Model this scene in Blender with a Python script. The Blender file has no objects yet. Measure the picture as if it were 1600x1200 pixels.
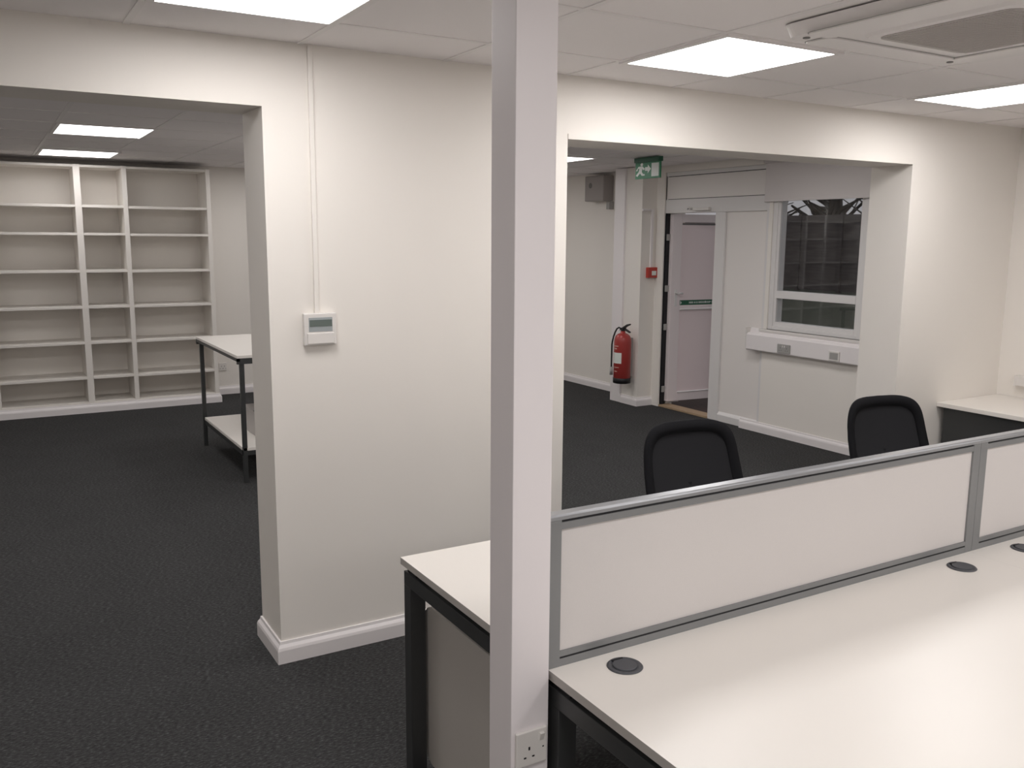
import bpy, bmesh, math, random
from mathutils import Vector, Matrix
random.seed(4)
SC = bpy.context.scene
C = SC.collection

# ------------------------------------------------------------------ camera
def rot_rows(yaw, pitch, roll):
    cy, sy, cp, sp = math.cos(yaw), math.sin(yaw), math.cos(pitch), math.sin(pitch)
    f = Vector((sy*cp, cy*cp, -sp)); r = Vector((cy, -sy, 0)); u = r.cross(f)
    c, s = math.cos(roll), math.sin(roll)
    return c*r + s*u, -s*r + c*u, f
R_, U_, F_ = rot_rows(0.5342453, 0.1624766, 0.0072105)
cam_d = bpy.data.cameras.new('camera'); cam = bpy.data.objects.new('camera', cam_d); C.objects.link(cam)
m = Matrix(((R_.x, U_.x, -F_.x, 0), (R_.y, U_.y, -F_.y, 0), (R_.z, U_.z, -F_.z, 1.7115), (0, 0, 0, 1)))
cam.matrix_world = m
cam_d.sensor_fit = 'HORIZONTAL'; cam_d.sensor_width = 36; cam_d.lens = 1399.8/1600*36
cam_d.clip_start = 0.02; cam_d.clip_end = 200
SC.camera = cam

# ------------------------------------------------------------------ world, exposure
w = bpy.data.worlds.new('dusk_sky'); SC.world = w; w.use_nodes = True
bgn = w.node_tree.nodes['Background']
bgn.inputs[0].default_value = (0.64, 0.62, 0.64, 1); bgn.inputs[1].default_value = 0.42
SC.view_settings.view_transform = 'Standard'; SC.view_settings.look = 'None'
SC.view_settings.gamma = 1; SC.view_settings.use_curve_mapping = False
SC.view_settings.exposure = 0.30
PANEL_FRONT = 10.5      # strength of the LED panels in the front office
PANEL_BACK = 5.5       # strength of the LED panels in the back office

# ------------------------------------------------------------------ materials
def lin(v):
    v = v/255.0
    return v/12.92 if v <= 0.04045 else ((v+0.055)/1.055)**2.4
def mat(name, col, rough=0.6, metal=0.0, noise=0.0, nscale=20.0, bump=0.0, bscale=200.0, spec=0.5, emit=None, estr=0):
    M = bpy.data.materials.new(name); M.use_nodes = True
    nt = M.node_tree; b = nt.nodes['Principled BSDF']
    b.inputs['Base Color'].default_value = (*col, 1)
    b.inputs['Roughness'].default_value = rough; b.inputs['Metallic'].default_value = metal
    b.inputs['Specular IOR Level'].default_value = spec
    tc = nt.nodes.new('ShaderNodeTexCoord')
    if noise > 0:
        n = nt.nodes.new('ShaderNodeTexNoise'); n.inputs['Scale'].default_value = nscale; n.inputs['Detail'].default_value = 5
        nt.links.new(tc.outputs['Object'], n.inputs['Vector'])
        r = nt.nodes.new('ShaderNodeMapRange'); r.inputs['To Min'].default_value = 1-noise; r.inputs['To Max'].default_value = 1+noise
        nt.links.new(n.outputs['Fac'], r.inputs['Value'])
        x = nt.nodes.new('ShaderNodeVectorMath'); x.operation = 'SCALE'; x.inputs[0].default_value = col
        nt.links.new(r.outputs[0], x.inputs['Scale']); nt.links.new(x.outputs[0], b.inputs['Base Color'])
    if bump > 0:
        n = nt.nodes.new('ShaderNodeTexNoise'); n.inputs['Scale'].default_value = bscale; n.inputs['Detail'].default_value = 3
        nt.links.new(tc.outputs['Object'], n.inputs['Vector'])
        bp = nt.nodes.new('ShaderNodeBump'); bp.inputs['Strength'].default_value = bump; bp.inputs['Distance'].default_value = 0.002
        nt.links.new(n.outputs['Fac'], bp.inputs['Height']); nt.links.new(bp.outputs[0], b.inputs['Normal'])
    if emit:
        b.inputs['Emission Color'].default_value = (*emit, 1); b.inputs['Emission Strength'].default_value = estr
    return M
def carpet_mat():
    M = bpy.data.materials.new('charcoal_carpet'); M.use_nodes = True
    nt = M.node_tree; b = nt.nodes['Principled BSDF']; b.inputs['Roughness'].default_value = 0.95
    b.inputs['Specular IOR Level'].default_value = 0.15
    tc = nt.nodes.new('ShaderNodeTexCoord')
    def noise(scale, sx, sy, rot, detail=4):
        mp = nt.nodes.new('ShaderNodeMapping'); mp.inputs['Scale'].default_value = (sx, sy, 1); mp.inputs['Rotation'].default_value = (0, 0, rot)
        nt.links.new(tc.outputs['Object'], mp.inputs['Vector'])
        n = nt.nodes.new('ShaderNodeTexNoise'); n.inputs['Scale'].default_value = scale; n.inputs['Detail'].default_value = detail
        n.inputs['Roughness'].default_value = 0.6
        nt.links.new(mp.outputs[0], n.inputs['Vector']); return n
    n1 = noise(130, 0.45, 1.3, 0.15); n2 = noise(420, 1, 1, 0); n3 = noise(3, 1, 1, 0)
    a = nt.nodes.new('ShaderNodeMath'); a.operation = 'MULTIPLY_ADD'; a.inputs[1].default_value = 0.7
    nt.links.new(n1.outputs['Fac'], a.inputs[0])
    a2 = nt.nodes.new('ShaderNodeMath'); a2.operation = 'MULTIPLY'; a2.inputs[1].default_value = 0.3
    nt.links.new(n2.outputs['Fac'], a2.inputs[0]); nt.links.new(a2.outputs[0], a.inputs[2])
    cr = nt.nodes.new('ShaderNodeValToRGB'); e = cr.color_ramp.elements
    e[0].position = 0.36; e[0].color = (0.019, 0.019, 0.019, 1)
    e[1].position = 0.72; e[1].color = (0.15, 0.15, 0.151, 1)
    k = cr.color_ramp.elements.new(0.54); k.color = (0.052, 0.052, 0.0525, 1)
    nt.links.new(a.outputs[0], cr.inputs['Fac'])
    mr = nt.nodes.new('ShaderNodeMapRange'); mr.inputs['To Min'].default_value = 0.85; mr.inputs['To Max'].default_value = 1.15
    nt.links.new(n3.outputs['Fac'], mr.inputs['Value'])
    s = nt.nodes.new('ShaderNodeVectorMath'); s.operation = 'SCALE'
    nt.links.new(cr.outputs[0], s.inputs[0]); nt.links.new(mr.outputs[0], s.inputs['Scale'])
    nt.links.new(s.outputs[0], b.inputs['Base Color'])
    bp = nt.nodes.new('ShaderNodeBump'); bp.inputs['Strength'].default_value = 0.6; bp.inputs['Distance'].default_value = 0.004
    nt.links.new(a.outputs[0], bp.inputs['Height']); nt.links.new(bp.outputs[0], b.inputs['Normal'])
    return M
def glass_mat():
    M = bpy.data.materials.new('window_glass'); M.use_nodes = True
    b = M.node_tree.nodes['Principled BSDF']
    b.inputs['Base Color'].default_value = (0.9, 0.92, 0.93, 1); b.inputs['Roughness'].default_value = 0.0
    b.inputs['Transmission Weight'].default_value = 1.0; b.inputs['IOR'].default_value = 1.45
    return M
WALL = mat('warm_white_wall_paint', (0.875, 0.835, 0.785), 0.75, noise=0.012, nscale=2.5, bump=0.05, bscale=90, spec=0.3)
CEIL = mat('ceiling_tile', (0.93, 0.895, 0.89), 0.9, noise=0.02, nscale=260, bump=0.1, bscale=300, spec=0.2)
TBAR = mat('white_ceiling_grid', (0.88, 0.85, 0.84), 0.5)
SKIRT = mat('white_gloss_skirting', (0.88, 0.84, 0.84), 0.35)
COLP = mat('white_column_boarding', (0.86, 0.81, 0.82), 0.5)
CARPET = carpet_mat()
DESKW = mat('white_desk_laminate', (0.86, 0.82, 0.77), 0.32, noise=0.008, nscale=3, spec=0.45)
DESKE = mat('grey_white_desk_edging', (0.50, 0.47, 0.44), 0.5)
GRAPH = mat('graphite_steel', (0.055, 0.057, 0.058), 0.36, metal=0.3)
BLACK = mat('black_plastic', (0.010, 0.010, 0.012), 0.5)
CHAIRB = mat('black_chair_plastic', (0.008, 0.008, 0.010), 0.85, spec=0.2)
CHAIRM = mat('black_chair_mesh', (0.024, 0.024, 0.027), 0.9, spec=0.2, bump=0.4, bscale=900)
ALU = mat('silver_aluminium', (0.25, 0.255, 0.26), 0.4, metal=0.35)
ALUB = mat('brushed_aluminium_cap', (0.40, 0.41, 0.43), 0.30, metal=0.7)
FABRIC = mat('pale_screen_fabric', (0.70, 0.665, 0.65), 0.95, noise=0.03, nscale=500, bump=0.3, bscale=900, spec=0.1)
SLOT = mat('black_slot', (0.008, 0.008, 0.01), 0.6)
GROM = mat('dark_grey_grommet_plastic', (0.075, 0.078, 0.088), 0.42)
WPLA = mat('white_plastic', (0.78, 0.75, 0.72), 0.35)
GPLA = mat('grey_plastic', (0.38, 0.37, 0.355), 0.5)
DGPL = mat('dark_grey_plastic', (0.17, 0.165, 0.16), 0.6)
LCD = mat('lcd_grey_green', (0.13, 0.16, 0.145), 0.2)
LCD2 = mat('lcd_surround_grey', (0.36, 0.39, 0.40), 0.3)
UPVC = mat('white_upvc', (0.78, 0.76, 0.75), 0.35)
UPANEL = mat('white_upvc_panel', (0.86, 0.82, 0.79), 0.4)
PINK = mat('pinkish_door_panel', (0.88, 0.76, 0.765), 0.45)
PFRAME = mat('pinkish_white_door_frame', (0.86, 0.78, 0.78), 0.4)
GREEN = mat('sign_green', (0.018, 0.20, 0.085), 0.45)
DGREEN = mat('sign_dark_green', (0.02, 0.11, 0.06), 0.45)
SWHITE = mat('sign_white', (0.80, 0.84, 0.80), 0.45)
RED = mat('extinguisher_red', (0.40, 0.05, 0.045), 0.3)
REDC = mat('call_point_red', (0.50, 0.05, 0.035), 0.4)
SHELFW = mat('white_painted_shelf', (0.86, 0.82, 0.77), 0.55, noise=0.01, nscale=4)
BLINDM = mat('pale_roller_blind_fabric', (0.74, 0.70, 0.69), 0.9, noise=0.02, nscale=300)
STEEL = mat('steel', (0.55, 0.55, 0.56), 0.35, metal=0.9)
OAK = mat('pale_timber_threshold', (0.42, 0.30, 0.19), 0.6, noise=0.15, nscale=30)
PAVE = mat('dark_brown_paving', (0.06, 0.038, 0.032), 0.85, noise=0.5, nscale=25)
CARTON = mat('off_white_card', (0.52, 0.49, 0.47), 0.8, noise=0.04, nscale=15)
GLASS = glass_mat()
LEDF = mat('led_diffuser_front', (0.9, 0.9, 0.9), 0.5, emit=(1.0, 0.972, 0.962), estr=PANEL_FRONT)
LEDB = mat('led_diffuser_back', (0.9, 0.9, 0.9), 0.5, emit=(1.0, 0.972, 0.962), estr=PANEL_BACK)

# ------------------------------------------------------------------ helpers
def box(bm, x0, x1, y0, y1, z0, z1, bev=0.0, mi=0, seg=2):
    x0, x1 = min(x0, x1), max(x0, x1); y0, y1 = min(y0, y1), max(y0, y1); z0, z1 = min(z0, z1), max(z0, z1)
    t = bmesh.new()
    r = bmesh.ops.create_cube(t, size=1)
    for v in t.verts:
        v.co = Vector(((x0+x1)/2+v.co.x*(x1-x0), (y0+y1)/2+v.co.y*(y1-y0), (z0+z1)/2+v.co.z*(z1-z0)))
    if bev > 0:
        bmesh.ops.bevel(t, geom=t.edges[:], offset=bev, segments=seg, affect='EDGES', profile=0.6)
    merge(bm, t, mi)
def merge(bm, t, mi=0):
    t.verts.index_update()
    vs = [bm.verts.new(v.co) for v in t.verts]
    for f in t.faces:
        try:
            nf = bm.faces.new([vs[v.index] for v in f.verts]); nf.material_index = mi; nf.smooth = f.smooth
        except ValueError:
            pass
    t.free()
def B(*boxes, **k):
    bm = bmesh.new()
    for b in boxes: box(bm, *b, **k)
    return bm
def cyl(bm, p0, p1, r0, r1=None, n=24, mi=0, caps=True, smooth=True):
    r1 = r0 if r1 is None else r1
    p0, p1 = Vector(p0), Vector(p1); d = (p1-p0).normalized()
    a = d.orthogonal().normalized(); b = d.cross(a)
    A = [bm.verts.new(p0+r0*(math.cos(t)*a+math.sin(t)*b)) for t in [2*math.pi*i/n for i in range(n)]]
    Bv = [bm.verts.new(p1+r1*(math.cos(t)*a+math.sin(t)*b)) for t in [2*math.pi*i/n for i in range(n)]]
    for i in range(n):
        f = bm.faces.new((A[i], A[(i+1) % n], Bv[(i+1) % n], Bv[i])); f.smooth = smooth; f.material_index = mi
    if caps:
        bm.faces.new(A[::-1]).material_index = mi; bm.faces.new(Bv).material_index = mi
def lathe(bm, prof, c, n=32, axis='Z', mi=0):
    rings = []
    for r, h in prof:
        ring = []
        for i in range(n):
            t = 2*math.pi*i/n
            ring.append(bm.verts.new((c[0]+r*math.cos(t), c[1]+r*math.sin(t), c[2]+h)))
        rings.append(ring)
    for a, b in zip(rings, rings[1:]):
        for i in range(n):
            f = bm.faces.new((a[i], a[(i+1) % n], b[(i+1) % n], b[i])); f.smooth = True; f.material_index = mi
    bm.faces.new(rings[0][::-1]).material_index = mi; bm.faces.new(rings[-1]).material_index = mi
def tube(bm, pts, r, n=10, mi=0, closed=False):
    pts = [Vector(p) for p in pts]; rings = []; prev = None; N = len(pts)
    for i, p in enumerate(pts):
        if closed: d = (pts[(i+1) % N]-pts[i-1]).normalized()
        else: d = (pts[min(i+1, N-1)]-pts[max(i-1, 0)]).normalized()
        a = d.orthogonal().normalized() if prev is None else (prev-d*prev.dot(d)).normalized()
        prev = a; b = d.cross(a)
        rr = r[i] if isinstance(r, (list, tuple)) else r
        rings.append([bm.verts.new(p+rr*(math.cos(2*math.pi*k/n)*a+math.sin(2*math.pi*k/n)*b)) for k in range(n)])
    prs = list(zip(rings, rings[1:])) + ([(rings[-1], rings[0])] if closed else [])
    for A, Bq in prs:
        for k in range(n):
            f = bm.faces.new((A[k], A[(k+1) % n], Bq[(k+1) % n], Bq[k])); f.smooth = True; f.material_index = mi
    if not closed:
        bm.faces.new(rings[0][::-1]); bm.faces.new(rings[-1])
def prism(bm, pts, fn, mi=0):
    """pts: 2D outline; fn(u, v, k) -> 3D for k in 0,1 (front/back)"""
    A = [bm.verts.new(fn(u, v, 0)) for u, v in pts]; Bq = [bm.verts.new(fn(u, v, 1)) for u, v in pts]
    n = len(pts)
    bm.faces.new(A).material_index = mi; bm.faces.new(Bq[::-1]).material_index = mi
    for i in range(n):
        bm.faces.new((A[i], Bq[i], Bq[(i+1) % n], A[(i+1) % n])).material_index = mi
def rrect(u0, u1, v0, v1, r, n=6):
    out = []
    for cx, cy, a0 in ((u1-r, v1-r, 0), (u0+r, v1-r, 90), (u0+r, v0+r, 180), (u1-r, v0+r, 270)):
        for i in range(n+1):
            a = math.radians(a0+90*i/n); out.append((cx+r*math.cos(a), cy+r*math.sin(a)))
    return out
def obj(name, bm, mats, parent=None, label=None):
    bmesh.ops.recalc_face_normals(bm, faces=bm.faces[:])
    me = bpy.data.meshes.new(name); bm.to_mesh(me); bm.free()
    for M_ in (mats if isinstance(mats, (list, tuple)) else [mats]): me.materials.append(M_)
    o = bpy.data.objects.new(name, me); C.objects.link(o)
    if parent is not None:
        o.parent = parent
    if label: o['label'] = label
    return o
def part(name, bm, mats, parent, label=None):
    """bm is in world coordinates; shift to the thing's own frame"""
    wp = world_of(parent)
    bmesh.ops.translate(bm, verts=bm.verts[:], vec=-wp)
    return obj(name, bm, mats, parent, label)
def world_of(o):
    p = Vector((0, 0, 0))
    while o is not None: p += o.location; o = o.parent
    return p
def tag(o, label, cat, group=None, kind=None):
    o['label'] = label; o['category'] = cat
    if group: o['group'] = group
    if kind: o['kind'] = kind
    return o
def thing(name, label, cat, loc=(0, 0, 0), group=None):
    o = bpy.data.objects.new(name, None); C.objects.link(o); o.location = loc; o.empty_display_size = 0.1
    return tag(o, label, cat, group)
def struct(name, bm, mats, label, cat='wall', parent=None):
    o = obj(name, bm, mats, parent); o['kind'] = 'structure'; o['label'] = label; o['category'] = cat; return o
def dup(root, loc, rotz, label):
    r = root.copy(); C.objects.link(r); r.location = loc; r.rotation_euler = (0, 0, rotz); r['label'] = label
    for ch in list(root.children):
        c = ch.copy(); C.objects.link(c); c.parent = r
        for g in list(ch.children):
            d = g.copy(); C.objects.link(d); d.parent = c
    return r
def wall_holes(axis, p0, p1, u0, u1, z0, z1, holes):
    """a slab between p0 and p1 on `axis`, spanning u,z, with rectangular holes (u0,u1,z0,z1)"""
    us = sorted({u0, u1, *[h[0] for h in holes], *[h[1] for h in holes]}); us = [u for u in us if u0 <= u <= u1]
    zs = sorted({z0, z1, *[h[2] for h in holes], *[h[3] for h in holes]}); zs = [z for z in zs if z0 <= z <= z1]
    def solid(i, j):
        if i < 0 or j < 0 or i >= len(us)-1 or j >= len(zs)-1: return False
        cu, cz = (us[i]+us[i+1])/2, (zs[j]+zs[j+1])/2
        return not any(h[0] < cu < h[1] and h[2] < cz < h[3] for h in holes)
    bm = bmesh.new(); V = {}
    def v(p, u, z):
        k = (round(p, 5), round(u, 5), round(z, 5))
        if k not in V:
            V[k] = bm.verts.new((p, u, z) if axis == 'X' else (u, p, z))
        return V[k]
    for i in range(len(us)-1):
        for j in range(len(zs)-1):
            if not solid(i, j): continue
            a, b, c, d = us[i], us[i+1], zs[j], zs[j+1]
            for p in (p0, p1): bm.faces.new((v(p, a, c), v(p, b, c), v(p, b, d), v(p, a, d)))
            if not solid(i-1, j): bm.faces.new((v(p0, a, c), v(p1, a, c), v(p1, a, d), v(p0, a, d)))
            if not solid(i+1, j): bm.faces.new((v(p0, b, c), v(p1, b, c), v(p1, b, d), v(p0, b, d)))
            if not solid(i, j-1): bm.faces.new((v(p0, a, c), v(p1, a, c), v(p1, b, c), v(p0, b, c)))
            if not solid(i, j+1): bm.faces.new((v(p0, a, d), v(p1, a, d), v(p1, b, d), v(p0, b, d)))
    return bm
SK = [(0.0, 0.0), (0.020, 0.0), (0.020, 0.055), (0.017, 0.066), (0.009, 0.078), (0.007, 0.090), (0.0, 0.090)]
def skirt(bm, path, prof=SK, h=1.0):
    """path: plan polyline; the room lies to the RIGHT of the direction of travel"""
    P = [Vector(p) for p in path]; n = len(P); rings = []
    def nrm(a, b):
        d = (b-a).normalized(); return Vector((d.y, -d.x))
    for i, p in enumerate(P):
        if i == 0: o = nrm(P[0], P[1])
        elif i == n-1: o = nrm(P[-2], P[-1])
        else:
            a, b = nrm(P[i-1], P[i]), nrm(P[i], P[i+1]); o = (a+b)/(1+a.dot(b))
        rings.append([bm.verts.new((p.x+o.x*t, p.y+o.y*t, z*h)) for t, z in prof])
    k = len(prof)
    for A, Bq in zip(rings, rings[1:]):
        for j in range(k): bm.faces.new((A[j], A[(j+1) % k], Bq[(j+1) % k], Bq[j]))
    bm.faces.new(rings[0][::-1]); bm.faces.new(rings[-1])
def tile_ceiling(x0, x1, y0, y1, gx, gy, z=2.41, skip=()):
    """ceiling slab with a grid of tiles set 7 mm above thin T bars"""
    bm = bmesh.new(); box(bm, x0, x1, y0, y1, z+0.006, z+0.10)
    x = gx
    while x > x0: x -= 0.6
    while x < x1:
        if x > x0+0.02: box(bm, x-0.012, x+0.012, y0, y1, z+0.003, z+0.010, mi=1)
        x += 0.6
    y = gy
    while y > y0: y -= 0.6
    while y < y1:
        if y > y0+0.02: box(bm, x0, x1, y-0.012, y+0.012, z+0.0035, z+0.0105, mi=1)
        y += 0.6
    return bm

CZ = 2.41; YW = 3.407; YB = 3.687
# ------------------------------------------------------------------ room shell
fl = bmesh.new(); box(fl, -2.4, 6.10, -2.6, 10.1, -0.1, 0.0)
struct('floor', fl, CARPET, 'dark charcoal speckled carpet across both rooms', 'floor')
struct('ceiling', tile_ceiling(-2.4, 6.0, -2.6, YW, 1.09, 3.03), [CEIL, TBAR], 'pale grey tiled suspended ceiling over the desks', 'ceiling')
struct('ceiling_back', tile_ceiling(-2.4, 6.3, YB, 10.1, 1.10, 6.6), [CEIL, TBAR], 'pale grey tiled ceiling of the room behind the openings', 'ceiling')
struct('wall_middle', wall_holes('Y', YW, YB, -2.4, 6.0, 0, CZ+0.1, [(-1.1, 0.939, -1, 2.18), (2.294, 4.700, -1, 2.143)]), WALL,
       'warm white dividing wall with a doorway and a wide opening')
struct('wall_right', B((5.75, 6.0, -2.6, YW, 0, CZ+0.1)), WALL, 'warm white wall at far right behind the corner desk')
struct('wall_left', B((-2.6, -2.4, -2.6, 10.1, 0, CZ+0.1)), WALL, 'warm white wall on the left of both rooms')
struct('wall_front', B((-2.6, 6.0, -2.8, -2.6, 0, CZ+0.1)), WALL, 'warm white wall behind the viewer')
struct('wall_back', B((-2.4, 6.3, 9.88, 10.1, 0, CZ+0.1)), WALL, 'warm white wall behind the bookshelves')
# far room right-hand wall, with holes for the door set and the window
DW0, DW1 = 5.66, 7.05
struct('wall_window', wall_holes('X', 5.92, 6.10, YB, 7.17, 0, CZ+0.1, [(DW0, DW1, -1, 2.35), (4.62, 5.62, 0.93, 2.36)]), WALL,
       'warm white wall holding the window and the exit door')
struct('wall_side', B((6.05, 6.3, 7.17, 9.88, 0, CZ+0.1)), WALL, 'warm white wall running back from the fire extinguisher')
ph = bmesh.new(); box(ph, 5.735, 6.05, 7.17, 7.43, 0, CZ)
struct('wall_nib', ph, WALL, 'white projecting nib of wall beside the exit door')
bxp = bmesh.new(); box(bxp, 5.715, 6.05, 7.43, 7.60, 0, CZ, bev=0.004)
struct('trim_1', bxp, SKIRT, 'white vertical pipe boxing behind the fire extinguisher', 'trim')
# thin bead round the head of the wide opening
tb = bmesh.new(); box(tb, 2.2945, 4.705, YW-0.004, YW+0.002, 2.143, 2.166)
struct('trim_2', tb, WALL, 'narrow raised bead along the head of the wide opening', 'trim')
# skirtings
s = bmesh.new(); skirt(s, [(2.294, YB), (2.294, YW), (0.939, YW), (0.939, YB), (2.294, YB)][::-1])
struct('baseboard_middle', s, SKIRT, 'white skirting round the wall pier beside the doorway', 'skirting board')
s = bmesh.new(); skirt(s, [(4.70, YB), (4.70, YW), (5.75, YW), (5.75, -2.6)])
struct('baseboard_right', s, SKIRT, 'white skirting below the corner desk', 'skirting board')
s = bmesh.new(); skirt(s, [(5.92, 5.88), (5.92, YB), (4.70, YB)])
struct('baseboard_window', s, SKIRT, 'white skirting along the wall under the window', 'skirting board')
s = bmesh.new(); skirt(s, [(5.715, 7.43), (5.735, 7.43), (5.735, 7.17), (5.92, 7.17)])
struct('baseboard_nib', s, SKIRT, 'short white skirting round the nib under the fire extinguisher', 'skirting board')
s = bmesh.new(); skirt(s, [(2.07, 9.88), (6.05, 9.88), (6.05, 7.60)])
struct('baseboard_back', s, SKIRT, 'white skirting along the far back wall', 'skirting board')
s = bmesh.new(); skirt(s, [(-1.1, YB), (-1.1, YW), (-2.4, YW), (-2.4, -2.6)][::-1])
struct('baseboard_left', s, SKIRT, 'white skirting along the left side of the front room', 'skirting board')

# ------------------------------------------------------------------ square column
col = tag(obj('square_column', B((0.949, 1.048, 1.597, 1.697, 0, CZ), bev=0.0025), COLP),
          'white square column standing floor to ceiling at the desk end', 'column')

# ------------------------------------------------------------------ LED ceiling panels
def led(x0, y0, x1, y1, label, M_, hid=None, z=CZ):
    t = thing('ceiling_light', label, 'ceiling light', ((x0+x1)/2, (y0+y1)/2, z), 'square LED ceiling panels')
    cx, cy = (x0+x1)/2, (y0+y1)/2; hx, hy = (x1-x0)/2, (y1-y0)/2
    f = bmesh.new(); e = 0.024
    box(f, cx-hx-e, cx+hx+e, cy-hy-e, cy-hy, z-0.004, z+0.006); box(f, cx-hx-e, cx+hx+e, cy+hy, cy+hy+e, z-0.004, z+0.006)
    box(f, cx-hx-e, cx-hx, cy-hy, cy+hy, z-0.004, z+0.006); box(f, cx+hx, cx+hx+e, cy-hy, cy+hy, z-0.004, z+0.006)
    part('frame', f, TBAR, t)
    part('diffuser', B((cx-hx, cx+hx, cy-hy, cy+hy, z-0.001, z+0.006)), M_, t)
    return t
led(0.517, 2.457, 1.063, 3.010, 'lit square ceiling panel cut by the top edge, over the doorway', LEDF)
led(2.318, 2.450, 2.866, 3.022, 'lit square ceiling panel nearest the air conditioning cassette', LEDF)
led(4.112, 2.440, 4.655, 3.000, 'lit square ceiling panel at the far right of the front ceiling', LEDF)
led(0.52, 6.59, 1.085, 7.22, 'nearer of two lit ceiling panels seen through the doorway', LEDB)
led(0.535, 8.62, 1.115, 9.23, 'farther of two lit ceiling panels, just before the bookshelf', LEDB)
led(4.25, 6.70, 4.80, 7.25, 'lit ceiling panel peeping past the left jamb of the wide opening', LEDB)
# unseen lamps behind and above the viewer in panel rows, some added as fill
for (x, y) in ((-1.01, 0.33), (0.79, 0.33), (2.59, 0.33), (4.39, 0.33), (-1.01, -1.6), (0.79, -1.6), (2.59, -1.6), (4.39, -1.6)):
    L = bpy.data.lights.new('unseen_overhead_light', 'AREA'); L.shape = 'RECTANGLE'; L.size = 0.55; L.size_y = 0.55
    L.energy = PANEL_FRONT*math.pi*0.55*0.55; L.color = (1.0, 0.972, 0.962)
    o = bpy.data.objects.new('unseen_overhead_light', L); C.objects.link(o); o.location = (x, y, CZ-0.006)
for (x, y, k) in ((2.6, 6.9, 1.4), (2.6, 8.9, 1.0), (4.5, 8.9, 1.6), (-1.0, 4.85, 1.6), (-1.0, 6.9, 1.4), (0.8, 4.85, 1.9), (2.6, 4.85, 1.8), (4.5, 4.85, 2.1)):  # unseen back-room lamps, some added, strengths raised to brighten walls and carpet
    L = bpy.data.lights.new('unseen_overhead_light', 'AREA'); L.shape = 'RECTANGLE'; L.size = 0.55; L.size_y = 0.55
    L.energy = k*PANEL_BACK*math.pi*0.55*0.55; L.color = (1.0, 0.972, 0.962)
    o = bpy.data.objects.new('unseen_overhead_light', L); C.objects.link(o); o.location = (x, y, CZ-0.006)

# ------------------------------------------------------------------ air conditioning cassette
def cassette():
    t = thing('air_conditioning_cassette', 'white square ceiling air conditioning cassette with grey intake grille', 'air conditioner', (2.795, 1.80, CZ))
    x0, x1, y0, y1 = 2.355, 3.245, 1.35, 2.25; cx, cy = (x0+x1)/2, (y0+y1)/2
    z = CZ-0.040; gh = 0.235
    # body: dished plate with four outlet slots around the grille
    bm = bmesh.new()
    prism(bm, rrect(x0, x1, y0, y1, 0.05), lambda u, v, k: (u if k == 0 else cx+(u-cx)*0.97, v if k == 0 else cy+(v-cy)*0.97, CZ if k == 0 else z))
    part('body', bm, TBAR, t)
    for a in range(4):
        ca, sa = math.cos(a*math.pi/2), math.sin(a*math.pi/2)
        def X(u, v): return cx+u*ca-v*sa, cy+u*sa+v*ca
        sl_ = bmesh.new()
        def rb(bm, u0, u1, v0, v1, za, zb, r=0.01, tilt=0.0):
            pts = rrect(u0, u1, v0, v1, r, 4)
            prism(bm, pts, lambda u, v, k: (*X(u, v), (za if k == 0 else zb) - tilt*(v-v0)))
        rb(sl_, -0.345, 0.345, 0.322, 0.445, z-0.0005, z-0.0015, 0.03)
        part('outlet_slot', sl_, GPLA, t)
        fb = bmesh.new(); rb(fb, -0.340, 0.340, 0.327, 0.440, z-0.001, z-0.006, 0.025)
        part('outlet_flap', fb, TBAR, t)
        sb = bmesh.new(); q = X(0.385, 0.385)
        cyl(sb, (q[0], q[1], z+0.002), (q[0], q[1], z-0.003), 0.012, n=16)
        part('corner_screw', sb, DGPL, t)
    gf = bmesh.new()
    prism(gf, rrect(cx-0.275, cx+0.275, cy-0.275, cy+0.275, 0.05), lambda u, v, k: (cx+(u-cx)*(1 if k == 0 else 0.96), cy+(v-cy)*(1 if k == 0 else 0.96), z+0.002 if k == 0 else z-0.010))
    part('grille_frame', gf, TBAR, t)
    gr = bmesh.new()
    prism(gr, rrect(cx-gh, cx+gh, cy-gh, cy+gh, 0.045), lambda u, v, k: (u, v, z-0.008 if k == 0 else z-0.0125))
    n = 44
    for i in range(n):
        yy = cy-gh+0.02+(2*gh-0.04)*i/(n-1); box(gr, cx-gh+0.012, cx+gh-0.012, yy-0.0030, yy+0.0030, z-0.0140, z-0.012)
    part('intake_grille', gr, mat('warm_grey_grille', (0.52, 0.49, 0.47), 0.6), t, 'grey slatted intake grille')
cassette()

# ------------------------------------------------------------------ wall controller + conduit
t = thing('wall_controller', 'white wall controller with small grey display on the pier', 'controller', (1.131, YW, 1.285))
part('case', B((1.066, 1.197, YW-0.022, YW, 1.288, 1.414), bev=0.005), WPLA, t)
part('display', B((1.085, 1.180, YW-0.0235, YW-0.02, 1.342, 1.397), bev=0.001), LCD2, t, 'grey display surround')
part('screen', B((1.088, 1.178, YW-0.0245, YW-0.021, 1.362, 1.388)), LCD, t, 'dark green-grey screen')
part('flap', B((1.078, 1.186, YW-0.0265, YW-0.018, 1.294, 1.337), bev=0.003), WPLA, t)
tag(obj('cable_conduit', B((1.114, 1.132, YW-0.012, YW, 1.414, CZ), bev=0.002), WALL),
    'painted cable conduit running from ceiling down to the wall controller', 'conduit')

# ------------------------------------------------------------------ sockets
def pin_holes(bm, fn, cx, cz, s=1.0):
    for (u, v, a, b) in ((0, 0.011, 0.0022, 0.004), (-0.011, -0.010, 0.0032, 0.0018), (0.011, -0.010, 0.0032, 0.0018)):
        fn(bm, cx+u*s-a*s, cx+u*s+a*s, cz+v*s-b*s, cz+v*s+b*s)
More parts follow.
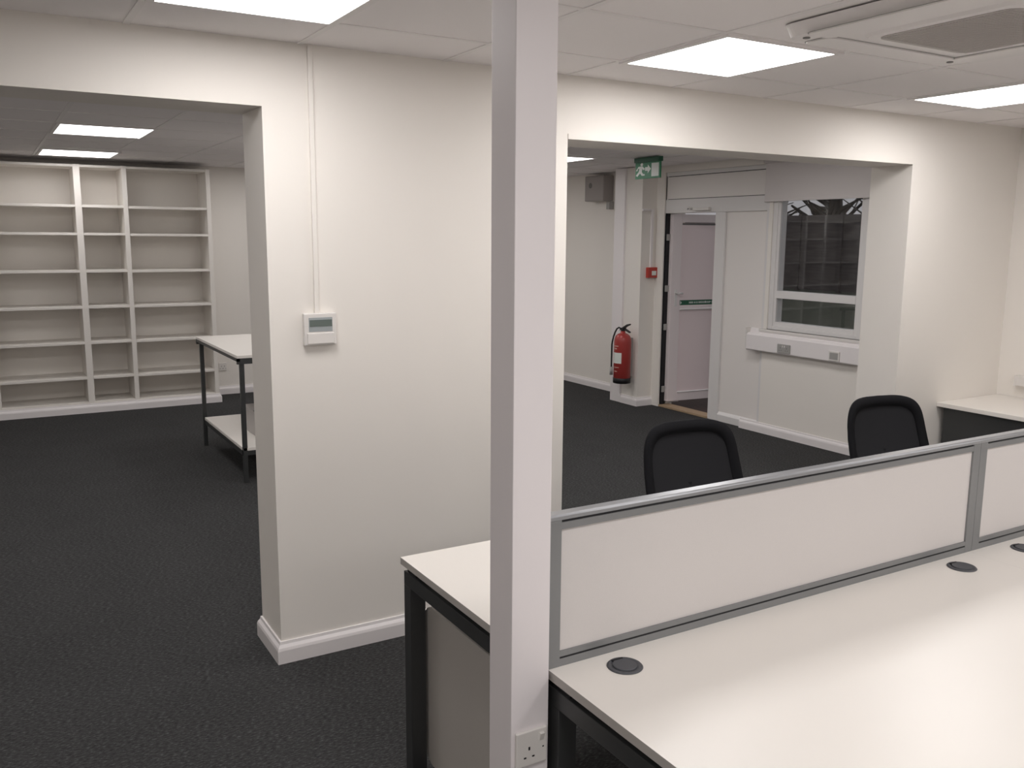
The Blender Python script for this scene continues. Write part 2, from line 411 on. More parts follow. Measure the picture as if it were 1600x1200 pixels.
# on the column (faces -Y)
yc = 1.597
t = thing('wall_socket', 'white switched socket low on the square column', 'socket', (1.0, yc, 0.52))
part('faceplate', B((0.9585, 1.0405, yc-0.009, yc, 0.524, 0.609), bev=0.0035, seg=3), WPLA, t)
h = bmesh.new(); f_ = lambda bm, a, b, c, d: box(bm, a, b, yc-0.0096, yc-0.008, c, d)
pin_holes(h, f_, 0.992, 0.556)
part('pin_holes', h, SLOT, t)
part('screw_recess', B((1.027, 1.031, yc-0.0096, yc-0.008, 0.561, 0.564)), SLOT, t)
sw = bmesh.new()
prism(sw, [(0, 0.578), (0.006, 0.597), (0, 0.599)], lambda u, v, k: (1.019+0.011*k, yc-0.009-u, v))
part('rocker_switch', sw, WPLA, t)
# far left room (faces -Y) at the back wall
t = thing('wall_socket', 'white double socket on the far wall right of the bookshelf', 'socket', (2.2, 9.88, 0.26))
part('faceplate', B((2.155, 2.235, 9.868, 9.88, 0.262, 0.345), bev=0.003), WPLA, t)
h = bmesh.new(); f_ = lambda bm, a, b, c, d: box(bm, a, b, 9.8675, 9.869, c, d)
pin_holes(h, f_, 2.180, 0.295, 1.2); part('pin_holes', h, SLOT, t)
h = bmesh.new(); pin_holes(h, f_, 2.212, 0.295, 1.2); part('pin_holes', h, SLOT, t)

# ------------------------------------------------------------------ bookshelf
t = thing('bookshelf', 'large white built-in bookshelf with open compartments along far wall', 'bookshelf', (1.0, 9.64, 0))
YF, YK = 9.43, 9.85
ups = [(0.03, 0.085), (0.818, 0.875), (1.238, 1.280), (2.012, 2.052)]
for a, b in ups: part('upright', B((a, b, YF, YK, 0.0, 2.355), bev=0.002), SHELFW, t)
part('back_panel', B((0.085, 2.012, YK-0.012, YK+0.02, 0.0, 2.355)), SHELFW, t)
part('top_panel', B((0.03, 2.052, YF+0.01, YK, 2.33, 2.352), bev=0.002), SHELFW, t)
for (a, b), dz in zip(((0.085, 0.818), (0.875, 1.238), (1.280, 2.012)), (0.0, 0.0, -0.004)):
    for z in (1.984, 1.724, 1.374, 1.032, 0.690, 0.350, 0.105):
        part('shelf', B((a, b, YF+0.006, YK-0.012, z-0.024+dz, z+dz), bev=0.002), SHELFW, t)
pl = bmesh.new(); skirt(pl, [(2.052, 9.86), (2.052, YF), (0.03, YF)][::-1])
part('plinth', pl, SKIRT, t, 'white skirting plinth')

# ------------------------------------------------------------------ work table (through the doorway)
t = thing('work_table', 'tall two-tier work table with white top and dark steel legs', 'table', (2.1, 6.84, 0))
tx0, tx1, ty0, ty1 = 1.467, 2.75, 6.165, 7.51
tp = bmesh.new(); box(tp, tx0, tx1, ty0, ty1, 0.880, 0.900, bev=0.002)
part('tabletop', tp, DESKW, t)
part('edge_rail', B((tx0, tx1, ty0, ty0+0.02, 0.84, 0.880), (tx0, tx1, ty1-0.02, ty1, 0.84, 0.880), (tx0, tx0+0.02, ty0, ty1, 0.858, 0.880), (tx1-0.02, tx1, ty0, ty1, 0.858, 0.880)), GRAPH, t, 'dark steel rail')
for x in (tx0+0.02, tx1-0.05):
    for y in (ty0+0.01, ty1-0.045): part('leg', B((x, x+0.03, y, y+0.03, 0, 0.86), bev=0.002), GRAPH, t, 'dark steel leg')
part('lower_shelf', B((tx0+0.02, tx1-0.02, ty0+0.01, ty1-0.10, 0.228, 0.250), bev=0.002), DESKW, t)
part('shelf_rail', B((tx0+0.02, tx1-0.02, ty0+0.012, ty0+0.03, 0.195, 0.228), (tx0+0.02, tx0+0.04, ty0+0.012, ty1-0.10, 0.195, 0.228), (tx0+0.02, tx1-0.02, ty1-0.12, ty1-0.10, 0.195, 0.228)), GRAPH, t, 'dark steel rail')
t = thing('cardboard_box', 'pale box standing on the lower shelf of the work table', 'box', (1.84, 6.66, 0.25))
cb = bmesh.new(); box(cb, 1.66, 2.04, 6.46, 6.86, 0.2505, 0.425, bev=0.003)
part('box_body', cb, CARTON, t)
part('lid_flap', B((1.655, 2.045, 6.455, 6.865, 0.41, 0.432), bev=0.003), CARTON, t)
part('tape', B((1.66, 1.72, 6.50, 6.56, 0.431, 0.4345)), DGPL, t, 'dark tape patch')

# ------------------------------------------------------------------ bench desks
DZ = 0.73; TH = 0.022
def bench_desk(x0, x1, yb, yf, label, side, panel, gx):
    """yb: edge at the screen, yf: open edge. side: -1 opens to -Y, +1 opens to +Y"""
    t = thing('bench_desk', label, 'desk', ((x0+x1)/2, (yb+yf)/2, 0), 'white bench desks back to back')
    ya, yz = min(yb, yf), max(yb, yf)
    tp = bmesh.new(); box(tp, x0, x1, ya, yz, DZ-TH, DZ, bev=0.0006)
    for f in tp.faces:
        if abs(f.normal.z) < 0.5 : pass
    o = part('desktop', tp, [DESKW, DESKE], t)
    for f in o.data.polygons:
        if abs(f.normal.z) < 0.3: f.material_index = 1
    # loop leg frames at the ends
    y1 = yz-0.012 if side > 0 else yz-0.004; y0 = ya+0.012 if side < 0 else ya+0.004
    for k, xe in enumerate((x0+0.006, x1-0.056)):
        part('leg', B((xe, xe+0.05, y1-0.05, y1, 0.0, 0.6455), bev=0.002), GRAPH, t, 'graphite steel leg')
        part('leg', B((xe, xe+0.05, y0, y0+0.05, 0.0, 0.6455), bev=0.002), GRAPH, t, 'graphite steel leg')
        part('leg_rail', B((xe, xe+0.05, y0, y1, 0.6455, 0.690), bev=0.002), GRAPH, t, 'graphite steel rail')
    part('under_beam', B((x0+0.07, x1-0.07, (ya+yz)/2-0.20, (ya+yz)/2-0.15, 0.645, DZ-TH-0.002), (x0+0.07, x1-0.07, (ya+yz)/2+0.15, (ya+yz)/2+0.20, 0.645, DZ-TH-0.002),
         (x0+0.012, x0+0.052, ya+0.03, ya+0.09, 0.69, DZ-TH), (x0+0.012, x0+0.052, yz-0.09, yz-0.03, 0.69, DZ-TH),
         (x1-0.052, x1-0.012, ya+0.03, ya+0.09, 0.69, DZ-TH), (x1-0.052, x1-0.012, yz-0.09, yz-0.03, 0.69, DZ-TH)), BLACK, t, 'black support beams')
    if panel:
        pb = bmesh.new()
        prism(pb, rrect(ya+0.05, yz-0.030, 0.05, 0.58, 0.055), lambda u, v, k: (x0+0.066+0.018*k, u, v))
        part('end_panel', pb, mat('pale_grey_panel', (0.52, 0.49, 0.455), 0.5), t, 'pale rounded end panel')
    # rear modesty panel
    ym = yb-0.03 if side < 0 else yb+0.03
    for g in gx:
        gy = yb+side*0.090
        gb = bmesh.new(); lathe(gb, [(0.030, 0.0), (0.041, 0.0), (0.0425, 0.002), (0.040, 0.0045), (0.034, 0.005), (0.031, 0.003), (0.0, 0.003)][1:], (g, gy, DZ-0.001), 40)
        part('grommet', gb, GROM, t, 'dark grey round cable grommet')
        mb = bmesh.new(); cyl(mb, (g, gy, DZ), (g, gy, DZ+0.0055), 0.029, 0.028, 32)
        p = t.children[-1]
        part('grommet_lid', mb, GROM, p)
        sb = bmesh.new()
        prism(sb, [(-0.014, 0.026), (0.014, 0.026), (0.016, 0.031), (-0.016, 0.031)], lambda u, v, k: (g+u, gy+v, DZ+0.003+0.0031*k))
        part('cable_notch', sb, SLOT, p)
    return t
X0, XM, X1 = 1.057, 2.6565, 4.256
bench_desk(X0, XM-0.0001, 1.630, 0.812, 'near white desk beside the column, with grommet by the screen', -1, False, (1.221, 2.506))
bench_desk(XM+0.0001, X1, 1.630, 0.812, 'near white desk at the right edge, beyond the screen joint', -1, False, (2.841, 4.12))
bench_desk(X0, XM-0.0001, 1.632, 2.459, 'white desk behind the screen whose end shows left of the column', 1, True, (1.221, 2.506))
bench_desk(XM+0.0001, X1, 1.632, 2.459, 'white desk behind the screen, hidden in front of the farther chair', 1, False, (2.841, 4.12))

# ------------------------------------------------------------------ desk screens
def screen(x0, x1, label):
    t = thing('desk_screen', label, 'desk screen', ((x0+x1)/2, 1.636, DZ), 'fabric desk screens along the bench')
    y0, y1 = 1.613, 1.649; zt = 1.096; st = 0.036
    part('fabric_panel', B((x0+st-0.003, x1-st+0.003, y0+0.006, y1-0.006, 0.765, 1.064)), FABRIC, t)
    for a, b in ((x0, x0+st), (x1-st, x1)):
        part('frame_stile', B((a, b, y0, y1, DZ+0.0003, 1.083), bev=0.001), ALU, t)
    f = bmesh.new()
    box(f, x0+st, x1-st, y0+0.0005, y1-0.0005, 1.061, 1.0775)
    part('top_rail', f, ALU, t)
    part('top_slot', B((x0+st+0.002, x1-st-0.002, y0+0.003, y1-0.003, 1.0775, 1.0835)), SLOT, t, 'black slot line')
    f = bmesh.new()
    box(f, x0+st, x1-st, y0+0.0005, y1-0.0005, 0.754, 0.767); box(f, x0+st, x1-st, y0+0.0005, y1-0.0005, DZ+0.0003, 0.749)
    part('bottom_rail', f, ALU, t)
    part('bottom_slot', B((x0+st, x1-st, y0+0.0015, y1-0.0015, 0.749, 0.754)), SLOT, t, 'black slot line')
    cb = bmesh.new()
    pr = [(y0, 1.0835), (y0, 1.0915), (y0+0.0025, 1.0945), (y0+0.006, zt), (y1-0.006, zt), (y1-0.0025, 1.0945), (y1, 1.0915), (y1, 1.0835)]
    prism(cb, pr, lambda u, v, k: (x0+(x1-x0)*k, u, v))
    part('top_cap', cb, ALUB, t, 'bright rounded aluminium cap')
screen(1.052, 2.668, 'long white fabric desk screen beside the column, in aluminium frame')
screen(2.669, 4.285, 'white fabric desk screen cut off by the right edge')

# ------------------------------------------------------------------ corner desk
t = thing('corner_desk', 'white desk built into the corner at far right', 'desk', (5.43, 2.6, 0))
tp = bmesh.new(); box(tp, 5.115, 5.745, 1.3, YW-0.002, 0.682, 0.708, bev=0.002)
part('desktop', tp, DESKW, t)
part('leg', B((5.66, 5.70, 1.32, 1.37, 0, 0.682), bev=0.002), GRAPH, t); part('leg', B((5.16, 5.20, 1.32, 1.37, 0, 0.682), bev=0.002), GRAPH, t)
part('side_panel', B((5.150, 5.168, 1.40, YW-0.03, 0.05, 0.68)), GRAPH, t, 'graphite side panel')
t = thing('cable_trunking', 'white trunking on the right wall above the corner desk', 'trunking', (5.75, 2.2, 0.8))
part('trunk_body', B((5.70, 5.75, 1.2, 3.262, 0.79, 0.853), bev=0.004), WPLA, t)
part('trunk_end_cap', B((5.697, 5.75, 3.255, 3.27, 0.787, 0.856), bev=0.003), WPLA, t)

# ------------------------------------------------------------------ task chairs
def make_chair(label):
    t = thing('office_chair', label, 'chair', (0, 0, 0), 'black mesh-back office chairs')
    # local frame: chair faces -Y, back at +Y
    import math as _m
    H0, H1 = 0.46, 0.878
    def outline(v, inset=0.0):
        """half width at height fraction v (0 bottom .. 1 top)"""
        return 0.0
    def pt(u, v, d=0.0):
        """u in -1..1 (width), v in 0..1 height -> curved, reclined surface"""
        hw = 0.292 - 0.048*v - 0.02*(1-v)**3
        x = u*hw; z = H0 + (H1-H0)*v
        y = 0.215 + 0.125*v - 0.045*u*u + 0.02*math.sin(v*math.pi) + d
        return Vector((x, y, z))
    def sq(tt, k=1.0, n=4.4):
        c, s_ = math.cos(tt), math.sin(tt)
        return math.copysign(abs(c)**(2/n), c)*k, math.copysign(abs(s_)**(2/n), s_)*k
    N = 64
    # frame ring: section between outer and inner superellipse, front/back faces
    bm = bmesh.new(); rings = []
    for i in range(N):
        a = 2*math.pi*i/N; cu, cv = sq(a)
        topw = 0.26 if math.sin(a) > 0 else 0.16
        ki_u = 0.82; ki_v = 1-topw*abs(math.sin(a)) if abs(math.sin(a)) > 0.3 else 0.86
        kv = 0.74 if math.sin(a) > 0 else 0.86
        o_ = (cu, 0.5+0.5*cv); i_ = (cu*ki_u, 0.5+0.5*cv*kv)
        m_ = ((o_[0]+i_[0])/2, (o_[1]+i_[1])/2)
        rings.append([bm.verts.new(pt(*o_, 0.0)), bm.verts.new(pt(*m_, -0.005)), bm.verts.new(pt(*i_, -0.003)),
                      bm.verts.new(pt(*i_, 0.012)), bm.verts.new(pt(*m_, 0.022)), bm.verts.new(pt(*o_, 0.014))])
    for i in range(N):
        A, Bq = rings[i], rings[(i+1) % N]
        for k in range(6):
            f = bm.faces.new((A[k], A[(k+1) % 6], Bq[(k+1) % 6], Bq[k])); f.smooth = True
    obj('back_frame', bm, CHAIRB, t)
    bm = bmesh.new(); cen = [bm.verts.new(pt(0, 0.5, 0.004)), ]; R1 = []
    for s_ in (0.25, 0.5, 0.75, 1.0):
        ring = []
        for i in range(N):
            a = 2*math.pi*i/N; cu, cv = sq(a); kv = 0.75 if math.sin(a) > 0 else 0.87
            # mesh top edge dips towards the middle like a shallow scallop
            ring.append(bm.verts.new(pt(cu*0.83*s_, 0.5+0.5*cv*kv*s_, 0.004)))
        R1.append(ring)
    for i in range(N): bm.faces.new((cen[0], R1[0][i], R1[0][(i+1) % N])).smooth = True
    for A, Bq in zip(R1, R1[1:]):
        for i in range(N): bm.faces.new((A[i], Bq[i], Bq[(i+1) % N], A[(i+1) % N])).smooth = True
    obj('back_mesh', bm, CHAIRM, t)
    bm = bmesh.new()
    tube(bm, [(0, 0.05, 0.40), (0, 0.20, 0.40), (0, 0.27, 0.43), (0, 0.285, 0.50), (0, 0.292, 0.60)], [0.025, 0.025, 0.024, 0.022, 0.018], 12)
    obj('back_support', bm, CHAIRB, t)
    bm = bmesh.new()
    prism(bm, rrect(-0.24, 0.24, -0.26, 0.20, 0.10, 8), lambda u, v, k: (u, v, 0.435+0.05*k-0.02*(1 if v < -0.2 else 0)))
    bmesh.ops.bevel(bm, geom=[e for e in bm.edges if abs(e.verts[0].co.z-e.verts[1].co.z) < 0.01], offset=0.012, segments=2, affect='EDGES')
    obj('seat', bm, CHAIRM, t)
    bm = bmesh.new(); box(bm, -0.09, 0.09, -0.10, 0.12, 0.39, 0.435, bev=0.01); cyl(bm, (0, 0, 0.10), (0, 0, 0.39), 0.025, 0.022)
    cyl(bm, (0, 0, 0.07), (0, 0, 0.22), 0.034, 0.030)
    obj('gas_column', bm, BLACK, t)
    for k in range(5):
        a = 2*math.pi*k/5+0.3; ca, sa = math.cos(a), math.sin(a)
        bm = bmesh.new(); tube(bm, [(0, 0, 0.10), (0.15*ca, 0.15*sa, 0.095), (0.30*ca, 0.30*sa, 0.068)], [0.026, 0.021, 0.015], 10)
        o = obj('base_arm', bm, BLACK, t)
        bm = bmesh.new()
        for s_ in (-0.014, 0.014):
            cyl(bm, (0.30*ca-sa*(s_-0.008), 0.30*sa+ca*(s_-0.008), 0.027), (0.30*ca-sa*(s_+0.008), 0.30*sa+ca*(s_+0.008), 0.027), 0.026, n=18)
        cyl(bm, (0.30*ca, 0.30*sa, 0.03), (0.30*ca, 0.30*sa, 0.07), 0.008, n=10)
        obj('caster', bm, BLACK, o)
    return t
ch = make_chair('black mesh-back office chair nearer the column, behind the screen')
CH1 = (2.735, 2.76, 0.0, -5); CH2 = (4.09, 2.76, 0.0, -9)
ch.location = CH1[:3]; ch.rotation_euler = (0, 0, math.radians(CH1[3]))
dup(ch, CH2[:3], math.radians(CH2[3]), 'black mesh-back office chair nearer the corner desk, behind the screen')

# ------------------------------------------------------------------ exit door set
XF = 5.935   # room face of the frame
d = thing('door_1', 'white framed exit door standing open to the outside', 'door', (5.97, 6.68, 0)); d['kind'] = 'structure'
f = bmesh.new()
for b in ((XF-0.004, 6.02, 7.05, 7.17, 0.0, 2.35), (XF, 6.02, 6.205, 6.335, 0.0, 1.955), (XF, 6.02, DW0, DW0+0.04, 0.0, 2.35),
          (XF+0.001, 6.019, DW0+0.04, 7.051, 1.955, 2.088), (XF+0.001, 6.019, DW0+0.04, 7.051, 2.312, 2.35),
          (XF+0.001, 6.019, DW0+0.04, 6.205, 0.0, 0.065)): box(f, *b, bev=0.004)
part('frame', f, UPVC, d)
# beads: shadow gaps round the transom and side panels
part('transom_panel', B((XF+0.012, 6.00, DW0+0.04, 7.051, 2.088, 2.312)), UPANEL, d)
g = bmesh.new()
for b in ((XF+0.004, XF+0.014, DW0+0.05, 7.020, 2.0875, 2.0925), (XF+0.004, XF+0.014, DW0+0.05, 7.020, 2.3075, 2.3125)): box(g, *b)
part('gasket', g, SLOT, d, 'thin black gasket lines')
part('side_panel', B((XF+0.022, 6.00, DW0+0.04, 6.205, 0.065, 1.955)), UPANEL, d)
g = bmesh.new()
prism(g, [(0, 0.065), (0.02, 0.065), (0.02, 0.092)], lambda u, v, k: (XF+u, DW0+0.05+(6.205-DW0-0.05)*k, v))
part('lower_bead', g, UPVC, d)
part('threshold', B((5.925, 6.06, 6.335, 7.05, 0.0, 0.022), bev=0.004), OAK, d, 'pale timber threshold')
# leaf, hinged at the far jamb, open about 85 degrees outwards
leaf = bpy.data.objects.new('leaf', None); C.objects.link(leaf); leaf.parent = d
hx, hy = 5.992, 7.045
leaf.location = Vector((hx, hy, 0))-d.location; leaf.rotation_euler = (0, 0, math.radians(-5))
def lp(name, bm, M_, label=None): return obj(name, bm, M_, leaf, label)
LW = 0.66; z0, z1 = 0.055, 1.950
# leaf frame local: x 0..LW, y -0.055..0
lf = bmesh.new()
for b in ((0, 0.115, -0.055, 0, z0, z1), (LW-0.10, LW, -0.055, 0, z0, z1), (0.115, LW-0.10, -0.055, 0, 1.870, z1),
          (0.115, LW-0.10, -0.055, 0, 0.985, 1.032), (0.115, LW-0.10, -0.055, 0, z0, 0.145)): box(lf, *b, bev=0.003)
lp('leaf_frame', lf, PFRAME)
lp('upper_panel', B((0.115, LW-0.10, -0.040, -0.01, 1.032, 1.865)), PINK, 'pinkish upper panel')
lp('lower_panel', B((0.115, LW-0.10, -0.040, -0.01, 0.145, 0.985)), PINK, 'pinkish lower panel')
part('dark_gap_strip', B((5.943, 5.990, 7.038, 7.052, 0.02, 1.955)), SLOT, d, 'black strip standing in for the dark gap at the hinge side')  # black strip colours in the dark gap between jamb and leaf
g = bmesh.new()
for z in (1.004, 0.150):
    prism(g, [(-0.055, z-0.014), (-0.066, z-0.006), (-0.055, z+0.004)], lambda u, v, k: (0.12+(LW-0.225)*k, u, v))
lp('rail_bead', g, UPVC, 'white beads')
lp('top_bead_shadow_gap', B((0.125, LW-0.105, -0.0415, -0.039, 1.845, 1.862)), DGPL)
sg = bmesh.new(); box(sg, 0.125, 0.585, -0.0425, -0.039, 1.040, 1.090)
s_ = lp('green_sign', sg, DGREEN, 'green strip sign with white lettering')
w_ = bmesh.new()
for k in (0, 1):
    sx = (lambda v: 0.130+v) if k == 0 else (lambda v: 0.580-v)
    prism(w_, [(0, 0.044), (0.018, 0.065), (0, 0.086)], lambda u, v, kk: (sx(u), -0.0425-0.001*kk, v+1.0-0.0))
x = 0.24
rr = random.Random(2)
while x < 0.55:
    wd = rr.uniform(0.010, 0.016); box(w_, x, x+wd*0.35, -0.0435, -0.0425, 1.056, 1.074)
    box(w_, x, x+wd, -0.0435, -0.0425, rr.choice((1.056, 1.063, 1.070)), rr.choice((1.0765, 1.0735))) if rr.random() < 0.5 else box(w_, x+wd*0.6, x+wd, -0.0435, -0.0425, 1.056, 1.074)
    x += wd+rr.choice((0.006, 0.006, 0.014))
o = obj('sign_lettering', w_, SWHITE, d); o.parent = leaf
hd = bmesh.new(); box(hd, 0.045, 0.075, -0.062, -0.055, 1.03, 1.20, bev=0.003); cyl(hd, (0.06, -0.055, 1.165), (0.06, -0.10, 1.165), 0.010, n=14)
tube(hd, [(0.06, -0.10, 1.165), (0.08, -0.105, 1.165), (0.115, -0.10, 1.163)], 0.010)
lp('handle', hd, UPVC, 'white lever handle')
for z in (1.21, 0.82, 0.18, 1.72):
    hb = bmesh.new(); box(hb, 5.948, 5.990, 7.026, 7.040, z-0.032, z+0.032, bev=0.004)
    part('hinge', hb, GPLA, d, 'grey hinge')
cb = bmesh.new(); box(cb, XF-0.035, XF, 6.40, 6.62, 1.972, 2.002, bev=0.004); tube(cb, [(XF-0.02, 6.60, 1.985), (XF-0.05, 6.66, 2.005), (XF-0.02, 6.70, 1.99)], 0.007)
part('door_closer', cb, WPLA, d)

# ------------------------------------------------------------------ window
wd = thing('window_1', 'white framed window with a wide transom looking out to a dark garden', 'window', (5.97, 5.12, 0.93)); wd['kind'] = 'structure'
f = bmesh.new()
for b in ((5.930, 6.03, 5.572, 5.62, 0.93, 2.36), (5.930, 6.03, 4.62, 4.69, 0.93, 2.36), (5.930, 6.03, 4.69, 5.572, 0.93, 0.965), (5.930, 6.03, 4.69, 5.572, 2.30, 2.36)): box(f, *b, bev=0.004)
part('window_frame', f, UPVC, wd)
f = bmesh.new()
for b in ((5.940, 6.02, 5.545, 5.575, 0.965, 2.30), (5.940, 6.02, 4.68, 4.722, 0.965, 2.30), (5.938, 6.02, 4.722, 5.545, 1.205, 1.270), (5.940, 6.02, 4.722, 5.545, 0.965, 1.000), (5.940, 6.02, 4.722, 5.545, 2.27, 2.30)): box(f, *b, bev=0.003)
part('sash', f, UPVC, wd)
part('pane', B((5.956, 5.962, 4.73, 5.565, 1.262, 2.28)), GLASS, wd)
part('pane', B((5.956, 5.962, 4.73, 5.565, 0.99, 1.213)), GLASS, wd)
part('window_sill', B((5.895, 5.96, 4.55, 5.69, 0.905, 0.930), bev=0.004), WPLA, wd)

t = thing('roller_blind', 'pale roller blind pulled a little way down over the window', 'blind', (5.88, 5.1, 2.0))
part('blind_fabric', B((5.898, 5.903, 4.56, 5.70, 2.045, 2.37)), BLINDM, t)
part('bottom_bar', B((5.893, 5.908, 4.56, 5.70, 2.028, 2.050), bev=0.003), BLINDM, t)
rb = bmesh.new(); cyl(rb, (5.885, 4.56, 2.375), (5.885, 5.70, 2.375), 0.024, n=20); part('roller', rb, BLINDM, t)

# ------------------------------------------------------------------ trunking below window with sockets
t = thing('cable_trunking', 'white trunking ledge under the window carrying two sockets', 'trunking', (5.9, 4.8, 0.72))
tb = bmesh.new()
prism(tb, [(5.92, 0.735), (5.868, 0.735), (5.858, 0.745), (5.858, 0.872), (5.872, 0.888), (5.900, 0.892), (5.908, 0.930), (5.92, 0.930)], lambda u, v, k: (u, 3.95+(5.80-3.95)*k, v))
part('trunk_body', tb, SKIRT, t)
part('end_cap', B((5.855, 5.92, 5.795, 5.806, 0.731, 0.934), bev=0.002), WPLA, t)
def sock_x(y0, y1, z0, z1, M_, label, dbl):
    t = thing('wall_socket', label, 'socket', (5.858, (y0+y1)/2, z0))
    part('faceplate', B((5.848, 5.858, y0, y1, z0, z1), bev=0.003), M_, t)
    h = bmesh.new(); fn = lambda bm, a, b, c, d: box(bm, 5.8472, 5.849, a, b, c, d)
    if dbl:
        w3 = (y1-y0); pin_holes(h, fn, y0+w3*0.25, (z0+z1)/2-0.006); part('pin_holes', h, SLOT, t); h = bmesh.new(); pin_holes(h, fn, y0+w3*0.75, (z0+z1)/2-0.006)
    else: fn(h, (y0+y1)/2-0.008, (y0+y1)/2+0.008, (z0+z1)/2-0.007, (z0+z1)/2+0.007)
    part('pin_holes' if dbl else 'data_port', h, SLOT if dbl else SWHITE, t)
    sw = bmesh.new()
    if dbl:
        for q in (0.42, 0.58): box(sw, 5.845, 5.849, y0+w3*q-0.004, y0+w3*q+0.004, z1-0.026, z1-0.010, bev=0.001)
        part('rocker_switch', sw, WPLA, t)
    else:
        box(sw, 5.8465, 5.849, y0+0.012, y1-0.012, z0+0.012, z1-0.012); part('port_surround', sw, GPLA, t)
sock_x(5.28, 5.42, 0.750, 0.826, GPLA, 'grey double socket on the trunking under the window', True)
sock_x(4.77, 4.875, 0.748, 0.826, WPLA, 'white single data outlet on the trunking under the window', False)

# ------------------------------------------------------------------ call point with conduit on the nib
t = thing('fire_call_point', 'red square fire alarm call point beside the exit door', 'fire alarm', (5.88, 7.17, 1.31))
part('case', B((5.805, 5.935, 7.13, 7.17, 1.315, 1.42), bev=0.005), REDC, t)
part('glass_window', B((5.85, 5.905, 7.1265, 7.132, 1.34, 1.385), bev=0.001), SWHITE, t, 'small white window')
cb = bmesh.new(); box(cb, 5.845, 5.875, 7.152, 7.17, 1.42, 2.0, bev=0.003); box(cb, 5.735, 5.845, 7.152, 7.17, 1.978, 2.0, bev=0.003)
tag(obj('cable_conduit', cb, SKIRT), 'white surface conduit rising from the red call point', 'conduit')

# ------------------------------------------------------------------ wall sounder box
t = thing('alarm_sounder', 'grey box mounted high on the wall left of the exit sign', 'alarm box', (6.0, 8.2, 2.12))
part('case', B((5.91, 6.05, 8.07, 8.42, 2.11, 2.385), bev=0.012), mat('box_grey', (0.36, 0.33, 0.315), 0.5), t)
sb = bmesh.new(); cyl(sb, (5.908, 8.31, 2.28), (5.914, 8.31, 2.28), 0.030, n=20); part('sensor', sb, DGPL, t)
part('cable_gland', B((5.99, 6.05, 8.06, 8.12, 2.02, 2.10), bev=0.006), GPLA, t)

# ------------------------------------------------------------------ exit sign (double-sided blade hung from ceiling)
t = thing('exit_sign', 'green running man exit sign hanging from the ceiling', 'sign', (5.12, 6.34, 2.23))
part('light_housing', B((5.095, 5.145, 6.165, 6.505, 2.368, CZ), bev=0.004), DGREEN, t, 'dark green top strip')
part('sign_blade', B((5.113, 5.127, 6.165, 6.505, 2.228, 2.372), bev=0.001), GREEN, t, 'green sign plate')
pg = bmesh.new()
def pol(pts, sgn):
    # u: 0 left .. 1 right as read, v up
    x = 5.1125 if sgn < 0 else 5.1275
    def fn(u, v, k):
        yy = 6.165+0.34*(1-u) if sgn < 0 else 6.165+0.34*u
        return (x+sgn*(0.0008*k), yy, 2.230+0.138*v)
    prism(pg, pts, fn)
for sg in (-1, 1):
    pol([(0.66, 0.10), (0.95, 0.10), (0.95, 0.92), (0.66, 0.92)], sg)                      # door
    pol([(0.40, 0.47), (0.51, 0.47), (0.51, 0.30), (0.635, 0.58), (0.51, 0.86), (0.51, 0.70), (0.40, 0.70)], sg)  # arrow
    pol([(0.20, 0.88), (0.24, 0.97), (0.29, 0.97), (0.32, 0.88), (0.29, 0.79), (0.23, 0.79)], sg)             # head
    pol([(0.13, 0.76), (0.29, 0.77), (0.39, 0.60), (0.35, 0.52), (0.29, 0.60), (0.27, 0.42), (0.33, 0.28), (0.39, 0.28), (0.39, 0.18), (0.27, 0.18), (0.20, 0.34),
         (0.09, 0.14), (0.03, 0.21), (0.14, 0.44), (0.17, 0.62), (0.12, 0.64), (0.08, 0.48), (0.03, 0.51)], sg)
part('running_man_symbol', pg, SWHITE, t, 'white running figure, arrow and doorway')

# ------------------------------------------------------------------ fire extinguisher
ex, ey = 5.625, 7.285
t = thing('fire_extinguisher', 'red fire extinguisher hung low on the nib beside the exit door', 'fire extinguisher', (ex, ey, 0.235))
bm = bmesh.new(); lathe(bm, [(0.080, 0.262), (0.088, 0.268), (0.088, 0.66), (0.086, 0.69), (0.074, 0.722), (0.052, 0.742), (0.026, 0.752), (0.024, 0.772)], (ex, ey, 0), 36)
part('cylinder', bm, RED, t)
bm = bmesh.new(); lathe(bm, [(0.080, 0.235), (0.0905, 0.238), (0.0905, 0.290), (0.088, 0.292)], (ex, ey, 0), 36); part('base_ring', bm, BLACK, t)
bm = bmesh.new(); n = 10
vd = Vector((0-ex, 0-ey)).normalized(); va = math.atan2(vd.y, vd.x)
def arc_label(bm, a0, a1, z0_, z1_, r):
    vs = []
    for i in range(n+1):
        a = a0+(a1-a0)*i/n
        vs.append([bm.verts.new((ex+rr_*math.cos(a), ey+rr_*math.sin(a), z)) for rr_ in (r-0.001, r+0.0008) for z in (z0_, z1_)])
    for A, Bq in zip(vs, vs[1:]):
        bm.faces.new((A[2], A[3], Bq[3], Bq[2])); bm.faces.new((A[0], A[1], Bq[1], Bq[0])); bm.faces.new((A[0], A[2], Bq[2], Bq[0])); bm.faces.new((A[1], A[3], Bq[3], Bq[1]))
    bm.faces.new(vs[0][:2]+vs[0][:1:-1]); bm.faces.new(vs[-1][:2]+vs[-1][:1:-1])
arc_label(bm, va-1.30, va-0.10, 0.445, 0.555, 0.088)
part('label', bm, SWHITE, t, 'white paper label')
bm = bmesh.new()
arc_label(bm, va-1.2, va-0.5, 0.618, 0.626, 0.088); arc_label(bm, va-1.2, va-0.7, 0.59, 0.60, 0.088); arc_label(bm, va-1.1, va-0.4, 0.40, 0.407, 0.088); arc_label(bm, va-1.1, va-0.6, 0.36, 0.366, 0.088)
part('printed_lines', bm, mat('faded_cream_print', (0.62, 0.45, 0.38), 0.5), t, 'pale printed lines')
